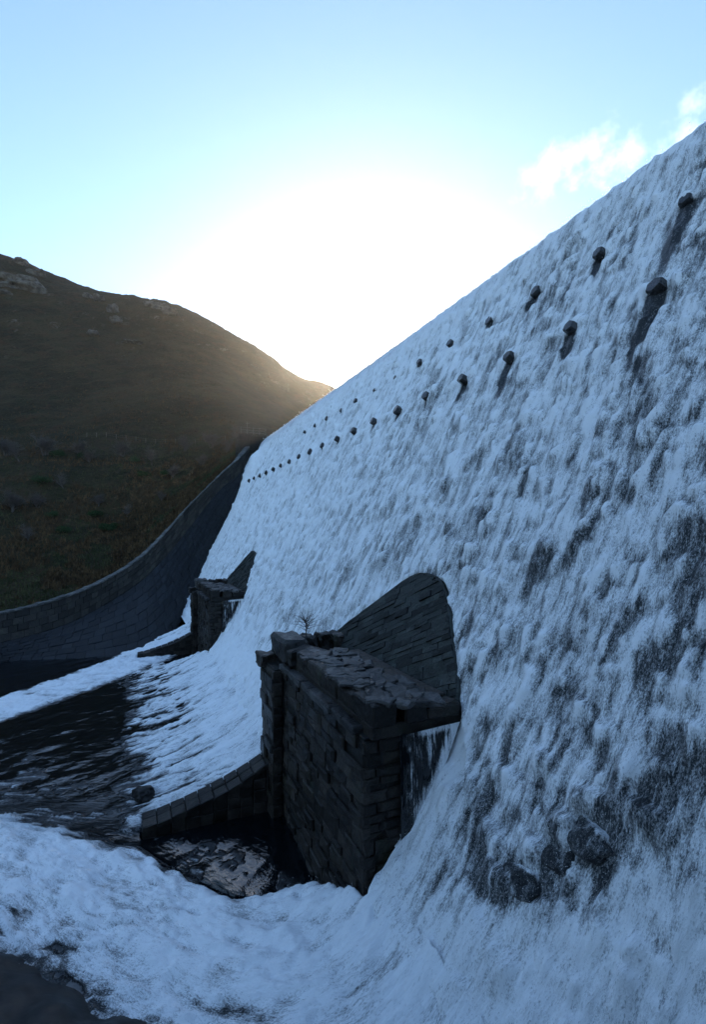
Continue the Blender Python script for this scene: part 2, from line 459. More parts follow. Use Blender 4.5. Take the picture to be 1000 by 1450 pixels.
fuv = np.stack([s2, -t2, np.zeros_like(s2)], -1)
fall = structure(grid_mesh('waterfall', Pw, keep, M_WATER, {'foam': ('FLOAT', ff), 'fuv': ('FLOAT_VECTOR', fuv)}))

# ------------------------------------------------------------------ the river below: apron, foam stream, dark pool
def steps(a, b, f):
    out = [a]
    while out[-1] < b: out.append(out[-1] + f(out[-1]))
    return np.array(out)
xv = np.concatenate([-steps(12, 200, lambda x: .1 + (x - 12) * .06)[::-1], steps(-11.9, 8.75, lambda x: .09)])
yv = np.concatenate([-steps(-3.9, 40, lambda y: .15 + (y + 3.9) * .1)[::-1], steps(4, 84, lambda y: .09 + max(0, y - 34) * .0035)])
x2, y2 = np.meshgrid(xv, yv, indexing='ij')
def seg_dist(x, y, pts):
    D = np.full(x.shape, 1e9); W = np.zeros(x.shape)
    for (x0, y0, w0), (x1, y1, w1) in zip(pts[:-1], pts[1:]):
        dx, dy = x1 - x0, y1 - y0
        t = np.clip(((x - x0) * dx + (y - y0) * dy) / (dx * dx + dy * dy), 0, 1)
        d = np.hypot(x - x0 - t * dx, y - y0 - t * dy); w = w0 + (w1 - w0) * t
        r = d / w; m = r < D
        D[m] = r[m]; W[m] = w[m]
    return D
def edge_y(x): return np.interp(x, [-20, -7.5, .35, 2.5, 4.1, 5.2, 6.4, 7.4, 8.3], [44, 35.6, 28.4, 24.4, 22.3, 22.0, 21.6, 20.6, 18.6])
# flow coordinates: down the apron, turning in the near stream
ang = np.interp(x2, [-5, 1, 8.5], [.80, .70, 0.0]) * (1 - sst(y2 - .5 * np.clip(-x2, 0, 30), 29, 36))
ca, sa = np.cos(ang), np.sin(ang)
dx_, dy_ = x2 - 6, y2 - 16
fuv2 = np.stack([dy_ * ca + dx_ * sa + 16, -(dx_ * ca - dy_ * sa), np.zeros_like(x2)], -1)
AC, AL = fuv2[..., 0], fuv2[..., 1]
warp = fbm(x2 / 1.6, y2 / 1.6, 41, 4) - .5
warp2 = fbm(x2 / .5, y2 / .5, 43, 3) - .5
A = np.ones_like(x2)
for k in (0, 1):
    yy = y2 - BSP * k
    inz = (yy > 15.0) & (yy < 31.0)
    A = np.where(inz, sst((edge_y(x2) - yy) + .6 * warp, -1.2, 1.6), A)
ZA = za(x2) * A
# foam on the apron
fa = sst(x2 + 2.6 * warp + 1.8 * warp2, -1.4, 2.2) * A * (.62 + .5 * (fbm(y2 / .7, x2 / 2.6, 51, 3) - .5) + .22 * sst(x2, 3, 8))
dash = fbm(y2 / .45, x2 / 1.5, 77, 3) * .65 + .35 * fbm(y2 / 1.8, x2 / 2.5, 79, 3)
fa -= 1.1 * sst(dash, .50, .72) * (1 - .8 * sst(x2, 2.5, 6.0)) * (y2 > 30) * A      # bed of the apron showing dark between the runs
# near stream
NEAR = [(10, 9, 4.0), (6.2, 14.8, 4.0), (3.0, 20.6, 3.8), (-.8, 25.8, 4.1), (-6.0, 31.5, 5.0), (-14, 39, 7), (-40, 60, 14)]
dn = seg_dist(x2, y2, NEAR)
fn = (1 - sst(dn + .44 * warp + .22 * warp2, .55, 1.12)) * (.72 + .8 * (fbm(x2 / 2.4, y2 / 2.4, 61, 5) - .5)) * np.where(y2 > 17.0, sst(edge_y(x2) - y2 + 1.4 * warp + .6 * warp2, -.4, 1.3), 1)
# far stream along the wall
FARS = [(9, 92, 6), (5.0, 82, 5.0), (.4, 73.4, 4.2), (-5.2, 66, 3.7), (-12.2, 57.8, 3.3), (-22, 48, 4.0), (-45, 34, 7)]
df = seg_dist(x2, y2, FARS)
ffr = (1 - sst(df + .3 * warp + .12 * warp2, .7, 1.08)) * .95
FR = np.maximum(np.maximum(fa, fn), ffr)
# froth patches carried along the stream's edge
FR += .16 * sst(fbm(x2 / 1.2, y2 / 1.2, 71, 4), .55, .7) * (1 - sst(dn, 1.0, 1.5))
wq = 1.2 * (fbm(x2 / 2.2, y2 / 2.2, 87, 3) - .5)
FT = 1 - 2 * np.abs(fbm((AC + wq) / .9, (AL + wq) / 2.4, 81, 4) - .5); FT = .5 * FT + .5 * fbm((AC + wq) / .55, AL / 1.6, 85, 4)
FR += np.where(FR > .1, .8 * (fbm((AC + wq) / .28, AL / 1.9, 89, 3) - .5), 0)
FR = np.minimum(FR, .74 + .7 * (fbm(x2 / 1.3, y2 / 1.3, 73, 4) - .5)) - np.where(FR > .1, 1.3 * (.64 - FT).clip(0, 1), 0)
FR = FR.clip(0, 1)
turb = sst(FR, .05, .7)
Z = ZA + turb * (.75 * (FT - .47) + .18 * (fbm(x2 / .4, y2 / .4, 83, 3) - .5)) + .45 * (1 - sst(dn, .2, 1.0)) * (1 - sst(x2, 3, 7))
cr, sr = math.cos(.6), math.sin(.6)
Z += (1 - turb) * (.11 * (fbm((x2 * cr + y2 * sr) / 2.6, (-x2 * sr + y2 * cr) / 1.2, 91, 4, .42) - .5))
for k in (0, 1):
    Z -= .7 * sst(y2 - BSP * k, 30.0, 30.3) * (1 - sst(y2 - BSP * k, 31.8, 32.1)) * sst(x2, .3, .8)
keep = np.ones(x2[:-1, :-1].shape, bool)
for k in (0, 1):
    keep &= ~((y2[:-1, :-1] > 17.7 + BSP * k) & (y2[:-1, :-1] < 31.5 + BSP * k) & (x2[:-1, :-1] > 8.25))
river = structure(grid_mesh('river', np.stack([x2, y2, Z], -1), keep, M_WATER, {'foam': ('FLOAT', FR), 'fuv': ('FLOAT_VECTOR', fuv2)}))

# ------------------------------------------------------------------ dam body and projecting stones
dam = thing('dam', 'tall masonry dam with two rows of projecting stones under falling water', 'dam', (27, 55, 0))
dp = [(10.2, -3), *[(float(a) + .22, float(b) - .22) for a, b in PW[::12] if a > 9.9], (33, 38.3), (33, -3)]
nd = len(dp); dv = [(x - 27, y - 55, z) for y in (-6, 113) for x, z in dp]
df_ = [(i, (i + 1) % nd, nd + (i + 1) % nd, nd + i) for i in range(nd)] + [tuple(range(nd - 1, -1, -1)), tuple(range(nd, 2 * nd))]
mesh_obj('dam_body', dv, df_, M_DAM, dam)
def hexstone(seed):
    r = random.Random(seed)
    # a squared block set cornerwise, weathered
    ring = [(math.cos(a) * 1.0, math.sin(a) * 1.05) for a in [math.pi / 6 + i * math.pi / 3 for i in range(6)]]
    ring = [(x * r.uniform(.9, 1.08), y * r.uniform(.9, 1.08)) for x, y in ring]
    v = [(-.9, x, y) for x, y in ring] + [(.55, x * .96, y * .96) for x, y in ring] + [(.72, x * .84, y * .84) for x, y in ring]
    f = [(i, (i + 1) % 6, 6 + (i + 1) % 6, 6 + i) for i in range(6)] + [(6 + i, 6 + (i + 1) % 6, 12 + (i + 1) % 6, 12 + i) for i in range(6)] + [tuple(range(12, 18))]
    me = bpy.data.meshes.new('projecting_stone'); me.from_pydata([(-a, b, c) for a, b, c in v], [], [tuple(reversed(q)) for q in f]); me.update()
    me.materials.append(M_DAM); return me
HS = [hexstone(i) for i in range(5)]
for i, (x, s0, z, w, l_) in enumerate(STONES):
    o = bpy.data.objects.new('projecting_stone', HS[i % 5]); COL.objects.link(o); o.parent = dam
    o.location = (x - 27 - .22, s0 - 55, z + .1); o.rotation_euler = (random.uniform(-.25, .25), .42, random.uniform(-.1, .1))
    q_ = random.uniform(.78, .98); o.scale = (.52, w * q_, w * q_ * random.uniform(.9, 1.1))
    if i >= 19: o.location.x += .10 + (.18 if i in (22, 25, 26, 28) else 0); o.location.z -= .05

# ------------------------------------------------------------------ masonry
def block(name, quad, nrm, depth, mat, parent, gap=.015, jit=.02, cham=.03, r=random):
    """a stone of four front corners (counter-clockwise from outside), set proud of its wall; a chamfered front, four sides"""
    c = sum((Vector(q) for q in quad), Vector()) / len(quad)
    n = Vector(nrm).normalized(); out = r.uniform(-jit, jit)
    fr, md, bk = [], [], []
    for q in quad:
        q = Vector(q); d = (c - q); L = d.length + 1e-6
        e = q + d * (gap / L)
        bk.append(e - n * depth); md.append(e + n * (out - cham * .7))
        fr.append(e + d * (min(cham * 1.6, .3 * L) / L) + n * (out + r.uniform(-jit, jit) * .7))
    k = len(quad)
    v = bk + md + fr
    f = []
    for i in range(k):
        j = (i + 1) % k
        f += [(i, j, k + j, k + i), (k + i, k + j, 2 * k + j, 2 * k + i)]
    f.append(tuple(range(2 * k, 3 * k)))
    loc = c
    pl = Vector(parent.location) if parent else Vector()
    o = mesh_obj(name, [p - loc for p in v], f, mat, parent)
    o.location = loc - pl
    return o

def lerp(a, b, t): return Vector(a) * (1 - t) + Vector(b) * t
def wall_of(name, P00, P10, P11, P01, rows, colw, mat, parent, depth=.3, jit=.03, cham=.035, gap=.015, seed=1, skip=None):
    """courses of stones over a quad (P00 bottom left .. P01 top left seen from outside)"""
    r = random.Random(seed)
    n = (Vector(P10) - Vector(P00)).cross(Vector(P01) - Vector(P00)).normalized()
    hs = [r.uniform(.6, 1.5) for _ in range(rows)]; tot = sum(hs); a = 0
    for i in range(rows):
        b = a + hs[i] / tot
        l0, l1 = lerp(P00, P01, a), lerp(P10, P11, a); u0, u1 = lerp(P00, P01, b), lerp(P10, P11, b)
        W = (l1 - l0).length; cuts = [0.0]; x = colw * r.uniform(.4, 1.0)
        while x < W - colw * .35: cuts.append(x / W); x += colw * r.uniform(.65, 1.4)
        cuts.append(1.0)
        for c0, c1 in zip(cuts[:-1], cuts[1:]):
            if skip and skip(lerp(u0, u1, (c0 + c1) / 2)): continue
            block(name, [lerp(l0, l1, c0), lerp(l0, l1, c1), lerp(u0, u1, c1), lerp(u0, u1, c0)], n, depth, mat, parent, gap, jit, cham, r)
        a = b

def box(name, x0, x1, y0, y1, z0, z1, mat, parent, rough=0.0, bev=.05, seed=0):
    """a hewn block: chamfered box with displaced corners"""
    r = random.Random(seed * 31 + int(x0 * 10) + int(y0 * 10)); c = Vector(((x0 + x1) / 2, (y0 + y1) / 2, (z0 + z1) / 2))
    hx, hy, hz = (x1 - x0) / 2, (y1 - y0) / 2, (z1 - z0) / 2
    import bmesh
    bm = bmesh.new(); bmesh.ops.create_cube(bm, size=2)
    bmesh.ops.subdivide_edges(bm, edges=bm.edges[:], cuts=2, use_grid_fill=True)
    for v in bm.verts:
        v.co = Vector((v.co.x * hx, v.co.y * hy, v.co.z * hz))
        v.co += Vector((r.uniform(-1, 1), r.uniform(-1, 1), r.uniform(-1, 1))) * rough
    bmesh.ops.bevel(bm, geom=[e for e in bm.edges if e.calc_face_angle(0) > .9], offset=bev, segments=1, affect='EDGES')
    me = bpy.data.meshes.new(name); bm.to_mesh(me); bm.free(); me.materials.append(mat)
    o = bpy.data.objects.new(name, me); COL.objects.link(o); o.parent = parent
    o.location = c - (Vector(parent.location) if parent else Vector()); return o

def clip_poly(poly, cl):
    out = poly
    for i in range(len(cl)):
        a, b = cl[i], cl[(i + 1) % len(cl)]
        inp, out = out, []
        ins = lambda p: (b[0] - a[0]) * (p[1] - a[1]) - (b[1] - a[1]) * (p[0] - a[0]) >= 0
        for j in range(len(inp)):
            p, q = inp[j], inp[(j + 1) % len(inp)]
            if ins(p) != ins(q):
                d1 = (b[0] - a[0]) * (p[1] - a[1]) - (b[1] - a[1]) * (p[0] - a[0]); d2 = (b[0] - a[0]) * (q[1] - a[1]) - (b[1] - a[1]) * (q[0] - a[0])
                t = d1 / (d1 - d2); X = (p[0] + t * (q[0] - p[0]), p[1] + t * (q[1] - p[1]))
                if ins(p): out += [p, X]
                else: out += [X]
            elif ins(p): out.append(p)
        if len(out) < 3: return []
    o2 = []
    for p in out:
        if not o2 or math.hypot(p[0] - o2[-1][0], p[1] - o2[-1][1]) > .04: o2.append(p)
    return o2 if len(o2) >= 3 else []

def poly_area(p): return abs(sum(p[i][0] * p[(i + 1) % len(p)][1] - p[(i + 1) % len(p)][0] * p[i][1] for i in range(len(p)))) / 2

def move_under(t, part, *stems):
    part.matrix_parent_inverse = Matrix()
    for ch in list(t.children):
        if ch is not part and ch.name.split('.')[0] in stems:
            ch.parent = part; ch.location = Vector(ch.location) - Vector(part.location)

def make_buttress():
    t = thing('buttress', 'large dark stone pier with triangular masonry fin nearest the viewer', 'buttress', (10, 24.6, 0), 'stone piers standing out of the dam face')
    y0, y1 = 17.5, 31.7; xf = 8.2
    core = box('pier_core', xf + .12, 13.6, y0 + .12, y1 - .1, -1.5, 9.0, M_MORTAR, t, 0, .02)
    # courses of the front and of the near side
    wall_of('wall_stone', (xf, 29.0, -.6), (xf, y0, -.6), (xf, y0, 8.9), (xf, 29.0, 8.9), 21, 1.3, M_STONE, t, .3, .11, .10, .03, 3)
    wall_of('wall_stone', (xf, y0, -.6), (13.4, y0, -.6), (13.4, y0, 8.9), (xf, y0, 8.9), 21, 1.15, M_STONE, t, .3, .09, .10, .03, 5, lambda p: p.z < float(za(p.x)) - .5)
    # corner pilaster at the far end of the front
    pil = box('pilaster_core', xf - .45, xf + .4, 29.2, 32.0, -1.2, 8.9, M_MORTAR, t, 0, .02)
    wall_of('quoin', (xf - .6, 32.1, -.6), (xf - .6, 29.05, -.6), (xf - .6, 29.05, 8.8), (xf - .6, 32.1, 8.8), 15, 1.9, M_STONE, t, .3, .10, .06, .02, 8)
    wall_of('quoin', (xf - .6, 29.05, -.6), (xf, 29.05, -.6), (xf, 29.05, 8.8), (xf - .6, 29.05, 8.8), 14, 1.2, M_STONE, t, .2, .03, .05, .02, 9)
    # ledge course along the front
    r = random.Random(4); y = 18.2
    while y < 28.9:
        w = r.uniform(1.1, 1.9)
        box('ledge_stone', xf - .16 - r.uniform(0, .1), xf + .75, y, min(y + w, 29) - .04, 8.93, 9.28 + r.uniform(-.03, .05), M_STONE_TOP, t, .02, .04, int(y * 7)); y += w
    # plinth of the cap, then its blocks
    box('cap_bed', xf + .3, 13.0, y0 - .1, 31.4, 8.92, 9.5, M_STONE, t, .01, .05)
    ys = [17.25, 19.2, 21.0, 23.1, 25.2, 27.2]
    for i in range(5):
        tilt = r.uniform(-.05, .08)
        box('cap_block', xf + .28, xf + 1.35, ys[i], ys[i + 1] - .04, 9.45, 10.3 + tilt, M_STONE, t, .035, .07, i + 40)
    xs = [8.5, 9.9, 11.0, 12.6]
    for i in range(1, 3):
        box('cap_block', xs[i], xs[i + 1] - .04, 17.15, 18.3, 9.45, 10.22 - .25 * (i - 1), M_STONE, t, .03, .07, i + 60)
    # rough flags bedded on top
    for i in range(85):
        x = r.uniform(xf + .5, 11.5); y = r.uniform(17.6, 27.0)
        zt = 10.44 - .12 * (x - 8.7)
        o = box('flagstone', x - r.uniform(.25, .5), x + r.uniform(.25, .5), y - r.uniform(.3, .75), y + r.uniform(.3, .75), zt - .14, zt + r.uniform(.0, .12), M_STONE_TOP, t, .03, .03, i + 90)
        o.rotation_euler = (r.uniform(-.09, .09), r.uniform(-.09, .09), r.uniform(-.7, .7))
    fill = box('cap_fill', xf + 1.2, 12.5, 18.2, 27.4, 9.4, 10.1, M_STONE, t, .03, .05, 5)
    # tall end block, far parapet and the corner stone that juts out
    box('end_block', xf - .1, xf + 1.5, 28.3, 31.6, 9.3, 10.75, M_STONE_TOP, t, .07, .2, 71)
    box('end_block', xf + .0, xf + 1.7, 27.35, 28.25, 9.4, 10.35, M_STONE, t, .06, .1, 72)
    box('corner_stone', xf - .85, xf + .3, 31.0, 32.7, 8.55, 9.35, M_STONE, t, .06, .1, 73)
    for i, x in enumerate((9.9, 11.0, 12.0)):
        box('parapet_stone', x, x + 1.02, 30.2, 31.5, 9.4, 10.45 + .1 * (i % 2), M_STONE, t, .06, .12, 74 + i)
    # fin: a rounded triangle laid on the slope of the dam
    o3 = Vector((12.55, 24.6, 9.35)); ey = Vector((0, -1, 0)); ev = Vector((.447, 0, .894)); en = Vector((-.894, 0, .447))
    out = [(-7.4, -.3), (7.2, -.3), (7.1, .6), (6.6, 1.5), (3.4, 5.05), (2.7, 5.6), (1.9, 5.98), (1.0, 6.12), (.1, 6.08), (-.7, 5.83), (-1.5, 5.38), (-6.0, 2.02), (-7.3, .95)]
    def P(p, h): return o3 + ey * p[0] + ev * p[1] + en * h
    k = len(out)
    vv = [P(p, -.6) for p in out] + [P(p, .16) for p in out] + [P((p[0] * .99 + .01, p[1] * .99 + .02), .21) for p in out]
    fs = [(i, (i + 1) % k, k + (i + 1) % k, k + i) for i in range(k)] + [(k + i, k + (i + 1) % k, 2 * k + (i + 1) % k, 2 * k + i) for i in range(k)] + [tuple(range(2 * k, 3 * k))]
    slab = mesh_obj('fin_slab', [v - t.location for v in vv], fs, M_FIN, t)
    inset = [(p[0] * .985 + .01, p[1] * .985 + .03) for p in out]
    ang = math.radians(27); du = (math.cos(ang), math.sin(ang)); dv2 = (-du[1], du[0])
    b = -8.0; cnt = 0
    while b < 8.5:
        hgt = r.uniform(.22, .40); a = -9.0 + r.uniform(0, 1)
        while a < 9.5:
            w = r.uniform(.7, 1.9)
            q = [(a, b), (a + w, b), (a + w, b + hgt), (a, b + hgt)]
            q = [(du[0] * m + dv2[0] * n_, du[1] * m + dv2[1] * n_) for m, n_ in q]
            c = clip_poly(q, inset)
            if c and poly_area(c) > .03:
                block('fin_stone', [P(p, .25) for p in c], en, .12, M_FIN, t, .014, .05, .03, r); cnt += 1
            a += w
        b += hgt
    move_under(t, core, 'wall_stone', 'ledge_stone'); move_under(t, pil, 'quoin', 'corner_stone'); move_under(t, slab, 'fin_stone'); move_under(t, fill, 'flagstone', 'cap_block')
    return t
but = make_buttress()
b2 = copy_tree(but); b2.location.y += BSP
b2['label'] = 'smaller looking distant stone pier with pointed fin, beside the far wall'

def make_sill():
    t = thing('sill_wall', 'curved stone sill running from near pier down to dark pool', 'low wall', (4.5, 31.1, 0), 'curved sills beside the piers')
    xs = list(np.linspace(.4, 8.3, 11)); r = random.Random(2)
    core = []
    for y in (30.35, 32.1):
        core += [(x - 4.5, y - 31.1, float(za(x)) + .02) for x in xs] + [(xs[-1] - 4.5, y - 31.1, -1.2), (xs[0] - 4.5, y - 31.1, -1.2)]
    k = 13
    f = [(i, (i + 1) % k, k + (i + 1) % k, k + i) for i in range(k)] + [tuple(range(k - 1, -1, -1)), tuple(range(k, 2 * k))]
    sc_ = mesh_obj('sill_core', core, [tuple(reversed(q)) for q in f], M_MORTAR, t)
    for i in range(10):
        xa, xb = xs[i], xs[i + 1]; a, b = float(za(xa)), float(za(xb))
        for ya, yb in ((30.2, 31.15), (31.15, 32.0)):
            block('sill_stone', [(xa, ya, a + .26), (xb, ya, b + .26), (xb, yb, b + .26), (xa, yb, a + .26)], (-(b - a), 0, xb - xa), .3, M_STONE, t, .03, .045, .06, r)
        z0 = -.8
        while z0 < min(a, b) - .1:
            z1 = min(z0 + r.uniform(.5, .8), min(a, b) + .1)
            block('face_stone', [(xa, 30.25, z0), (xb, 30.25, z0), (xb, 30.25, z1 + (b - a) * (z1 > min(a, b) - .05)), (xa, 30.25, z1)], (0, -1, 0), .2, M_STONE, t, .02, .03, .04, r)
            z0 = z1
    move_under(t, sc_, 'sill_stone', 'face_stone')
    return t
sill = make_sill()
s2_ = copy_tree(sill); s2_.location.y += BSP
s2_['label'] = 'small dark curved sill at foot of the distant pier'

# ------------------------------------------------------------------ the training wall on the far bank
Tl = [(24.2, 113.5, 37.2), (21.1, 110, 33.84), (16.68, 109, 29.62), (10.82, 108.5, 23.36), (5.89, 107, 17.43), (1.25, 104, 12.63), (-4.63, 99, 8.9), (-10.44, 92, 6.84), (-17.53, 85, 5.7), (-26, 76, 5.6), (-45, 60, 5.4)]
Pl = [(24.0, 112.5, 33.6), (20.9, 109, 30.28), (16.53, 108, 26.49), (10.68, 107, 18.9), (6.44, 105, 13.62), (1.21, 101, 8.51), (-4.49, 96, 5.09), (-10.1, 89, 2.98), (-16.91, 82, 2.21), (-25, 73, 2.2), (-43, 57, 2.1)]
Wl = [(24.9, 112, 33.4), (23.2, 109.5, 30.2), (20.2, 108, 24.4), (14.6, 106.8, 12.9), (9.6, 99, 3.4), (3.0, 79, -.4), (-3.5, 75.3, -.5), (-11.2, 77.3, -.5), (-16.2, 78.7, -.5), (-25, 71, -.5), (-43, 55, -.5)]
def dense(pts, n=160):
    C = catmull3(pts); L = np.concatenate([[0], np.cumsum(np.linalg.norm(np.diff(C, axis=0), axis=1))])
    return C, L
def catmull3(pts, k=16):
    P = np.array(pts, float); P = np.vstack([2 * P[0] - P[1], P, 2 * P[-1] - P[-2]]); out = []
    for i in range(1, len(P) - 2):
        t = np.linspace(0, 1, k, endpoint=False)[:, None]; p0, p1, p2, p3 = P[i - 1], P[i], P[i + 1], P[i + 2]
        out.append(.5 * ((2 * p1) + (-p0 + p2) * t + (2 * p0 - 5 * p1 + 4 * p2 - p3) * t ** 2 + (-p0 + 3 * p1 - 3 * p2 + p3) * t ** 3))
    out.append(P[-2][None]); return np.vstack(out)
Tc, Pc_, Wc = catmull3(Tl), catmull3(Pl), catmull3(Wl)
NU = len(Tc)
def at_u(C, u):
    i = min(int(u), NU - 2); f = u - i
    return Vector(C[i] * (1 - f) + C[i + 1] * f)
ULEN = np.concatenate([[0], np.cumsum(np.linalg.norm(np.diff(Pc_, axis=0), axis=1))])
def u_len(L): return float(np.interp(L, ULEN, np.arange(NU)))
wall = thing('retaining_wall', 'curved stone wall sweeping down far bank, with pale coping and slate apron', 'wall', (0, 104, 0))
def strip(name, C0, C1, off, mat):
    v, f = [], []
    for i in range(NU):
        a, b = Vector(C0[i]), Vector(C1[i]); v += [a, b]
    for i in range(NU - 1): f.append((2 * i, 2 * i + 1, 2 * i + 3, 2 * i + 2))
    v = [p + Vector(off) - wall.location for p in v]
    return mesh_obj(name, v, f, mat, wall)
bed = strip('apron_bed', Pc_, Wc, (0, .22, -.12), M_MORTAR)
wcore = strip('wall_core', Tc, Pc_, (0, .18, -.05), M_MORTAR)
strip('wall_back', Tc, Tc - np.array([0, -2.2, 7.0]), (0, .95, -.05), M_MORTAR)
TOTL = ULEN[-1]
def band(name, C0, C1, v0, v1, rows, colw, mat, depth, jit, seed, L0=0.0, L1=None, gap=.03, cham=.05):
    r = random.Random(seed)
    for i in range(rows):
        a, b = v0 + (v1 - v0) * i / rows, v0 + (v1 - v0) * (i + 1) / rows
        L = L0
        while L < (L1 or TOTL) - .2:
            w = colw * r.uniform(.7, 1.4); u0, u1 = u_len(L), u_len(min(L + w, L1 or TOTL)); L += w
            q = [lerp(at_u(C0, u1), at_u(C1, u1), b), lerp(at_u(C0, u0), at_u(C1, u0), b), lerp(at_u(C0, u0), at_u(C1, u0), a), lerp(at_u(C0, u1), at_u(C1, u1), a)]
            n = (q[1] - q[0]).cross(q[3] - q[0])
            if n.length < 1e-4: continue
            if n.y > 0: n = -n; q = q[::-1]
            block(name, q, n, depth, mat, wall, gap, jit, cham, r)
band('apron_slab', Pc_, Wc, 0, 1, 9, 2.2, M_PAVE, .15, .045, 3, 0, 74, .035, .06)
band('wall_stone', Tc, Pc_, .0, 1, 4, 1.5, M_WALL, .15, .05, 5, 0, 74, .03, .05)
L = 0.0; rr = random.Random(9)
while L < 74:
    w = rr.uniform(.7, 1.15); u0, u1 = u_len(L), u_len(L + w - .06); L += w
    a, b = at_u(Tc, u0), at_u(Tc, u1)
    d = (b - a).normalized(); sd = Vector((-d.y, d.x, 0)).normalized()
    if sd.y < 0: sd = -sd
    up = Vector((0, 0, 1)); z1 = rr.uniform(.22, .36)
    q0, q1 = a - sd * .14, b - sd * .14
    vs = [q0, q1, q1 + sd * 1.2, q0 + sd * 1.2]; c = sum(vs, Vector()) / 4
    vs = [p - c for p in vs] + [p - c + up * z1 * .75 for p in vs] + [(p - c) * .86 + up * z1 for p in vs]
    o = mesh_obj('coping_stone', vs, [(3, 2, 1, 0)] + [(i, (i + 1) % 4, 4 + (i + 1) % 4, 4 + i) for i in range(4)] + [(4 + i, 4 + (i + 1) % 4, 8 + (i + 1) % 4, 8 + i) for i in range(4)] + [(8, 9, 10, 11)], M_COPE, wall)
    o.location = c - wall.location

move_under(wall, bed, 'apron_slab'); move_under(wall, wcore, 'wall_stone', 'coping_stone')

# ------------------------------------------------------------------ terrain
TCP = [(-192.0, 413.1, 196.1), (-139.9, 406.5, 209.6), (-81.9, 397.2, 203.7), (-63.5, 394.5, 198.4), (-40.0, 389.6, 189.9), (-13.5, 383.3, 184.6), (4.6, 380.8, 183.0), (34.8, 372.9, 178.3), (61.1, 366.6, 165.1), (90.6, 359.1, 148.9), (116.0, 353.3, 135.9), (139.6, 348.3, 129.0), (176.0, 343.1, 98), (224.7, 338.0, 62), (290.8, 330.6, 34),
       (-129.1, 560, 215), (7.0, 550, 175.0), (139.0, 520.9, 110.4), (215.9, 500.7, 85.3),
       (-106.6, 309.7, 122.6), (-60.8, 294.9, 114.3), (-29.4, 286.4, 112.7), (3.3, 277.4, 111.0), (38.1, 273.0, 107.1), (76.8, 272.2, 92), (-77.7, 225.8, 66.5), (-47.1, 228.7, 70.7), (-22.9, 223.4, 72.2), (2.6, 217.6, 73.6), (29.5, 211.2, 73.5), (53.4, 211.5, 69),
       (-54.9, 182.9, 45.6), (-37.2, 180.5, 45.5), (-18.2, 177.6, 46.5), (2.1, 174.1, 47.4), (23.0, 164.8, 47.4), (31.4, 150.2, 45.5), (-31.8, 154.1, 34.9), (-15.5, 151.2, 35.5), (1.8, 150.1, 35.9), (16.5, 145.8, 36.6), (24.1, 133.7, 38.0),
       (-22.8, 110.7, 14.1), (-13.8, 111.1, 14.0), (-5.5, 117.3, 15.2), (1.5, 121.8, 18.3), (12.8, 127.8, 28.9),
       (26, 118, 37), (40, 125, 39.5), (60, 150, 42), (110, 190, 38), (150, 250, 40), (220, 280, 36), (100, 100, 5), (200, 60, 0), (300, 200, 10), (450, 0, 20), (80, 0, 15), (60, -60, 45),
       (0, -3, 13.5), (-20, -8, 13), (-40, -14, 12), (20, -8, 30), (0, -40, 30), (-60, -60, 45), (0, -150, 50), (-200, -150, 55), (100, -150, 60), (0, -380, 95), (-300, -380, 100), (300, -380, 110), (-560, -300, 80), (-560, 0, 20), (-560, 400, 150), (-300, 20, -2), (-300, 150, 70), (-150, 40, -1), (-150, 110, 22), (-200, 250, 90), (480, -300, 150), (480, 500, 70), (480, 650, 90), (-560, 650, 220), (0, 660, 190), (-80, 60, 2), (-60, 80, 6)]
for x, y, z in Tl[1:]: TCP.append((x, y + 1.5, z - .35))
TCP = np.array(TCP)
def tps(r2): return np.where(r2 > 1e-9, .5 * r2 * np.log(r2 + 1e-12), 0)
SCL = 100.0
cx_, cy_ = TCP[:, 0] / SCL, TCP[:, 1] / SCL
Kc = tps((cx_[:, None] - cx_) ** 2 + (cy_[:, None] - cy_) ** 2) + np.eye(len(TCP)) * 2e-4
Pm = np.stack([np.ones(len(TCP)), cx_, cy_], 1)
Am = np.block([[Kc, Pm], [Pm.T, np.zeros((3, 3))]])
sol = np.linalg.solve(Am, np.concatenate([TCP[:, 2], np.zeros(3)]))
_tx = np.array([p[0] for p in Tl][::-1]); _ty = np.array([p[1] for p in Tl][::-1])
def ground_z(x, y):
    x = np.asarray(x, float); y = np.asarray(y, float)
    sh = x.shape; xf, yf = x.reshape(-1) / SCL, y.reshape(-1) / SCL
    z = sol[-3] + sol[-2] * xf + sol[-1] * yf
    for i in range(len(TCP)):
        z = z + sol[i] * tps((xf - cx_[i]) ** 2 + (yf - cy_[i]) ** 2)
    z = z.reshape(sh)
    yw = np.interp(x, _tx, _ty)
    far = y - yw
    amp = sst(far, 2, 25) * (.6 + .4 * sst(far, 40, 150))
    z = z + amp * (4.2 * (fbm(x / 22, y / 22, 201, 5) - .5) + 2.2 * (fbm(x / 5, y / 5, 207, 4) - .5) + 9 * sst(far, 120, 220) * (fbm(x / 60, y / 60, 211, 4) - .5))
    crag = sst(fbm(x / 30, y / 30, 221, 4), .52, .64) * sst(far, 120, 200)
    z = z + crag * .8 * (np.abs(fbm(x / 7, y / 7, 227, 4) - .5) * 4)
    # the basin: everything between the dam, the far wall and the near bank lies under water
    inb = (x > -400) & (x < 33.2) & (y > 1.0 - .12 * np.clip(-x, 0, 1e9) * 0) & (y < np.where(x < -45, 60 + (x + 45) * .05, yw + .55))
    inb &= ~((x > 24.0) & (y > 113.2))
    z = np.where(inb, -3.0, z)
    # reservoir bed
    return z
gx = np.concatenate([-steps(60, 620, lambda v: 2.2 + (v - 60) * .05)[::-1], steps(-59, 150, lambda v: 1.1 if v < 34 else 2.2), steps(152, 520, lambda v: 3 + (v - 152) * .05)])
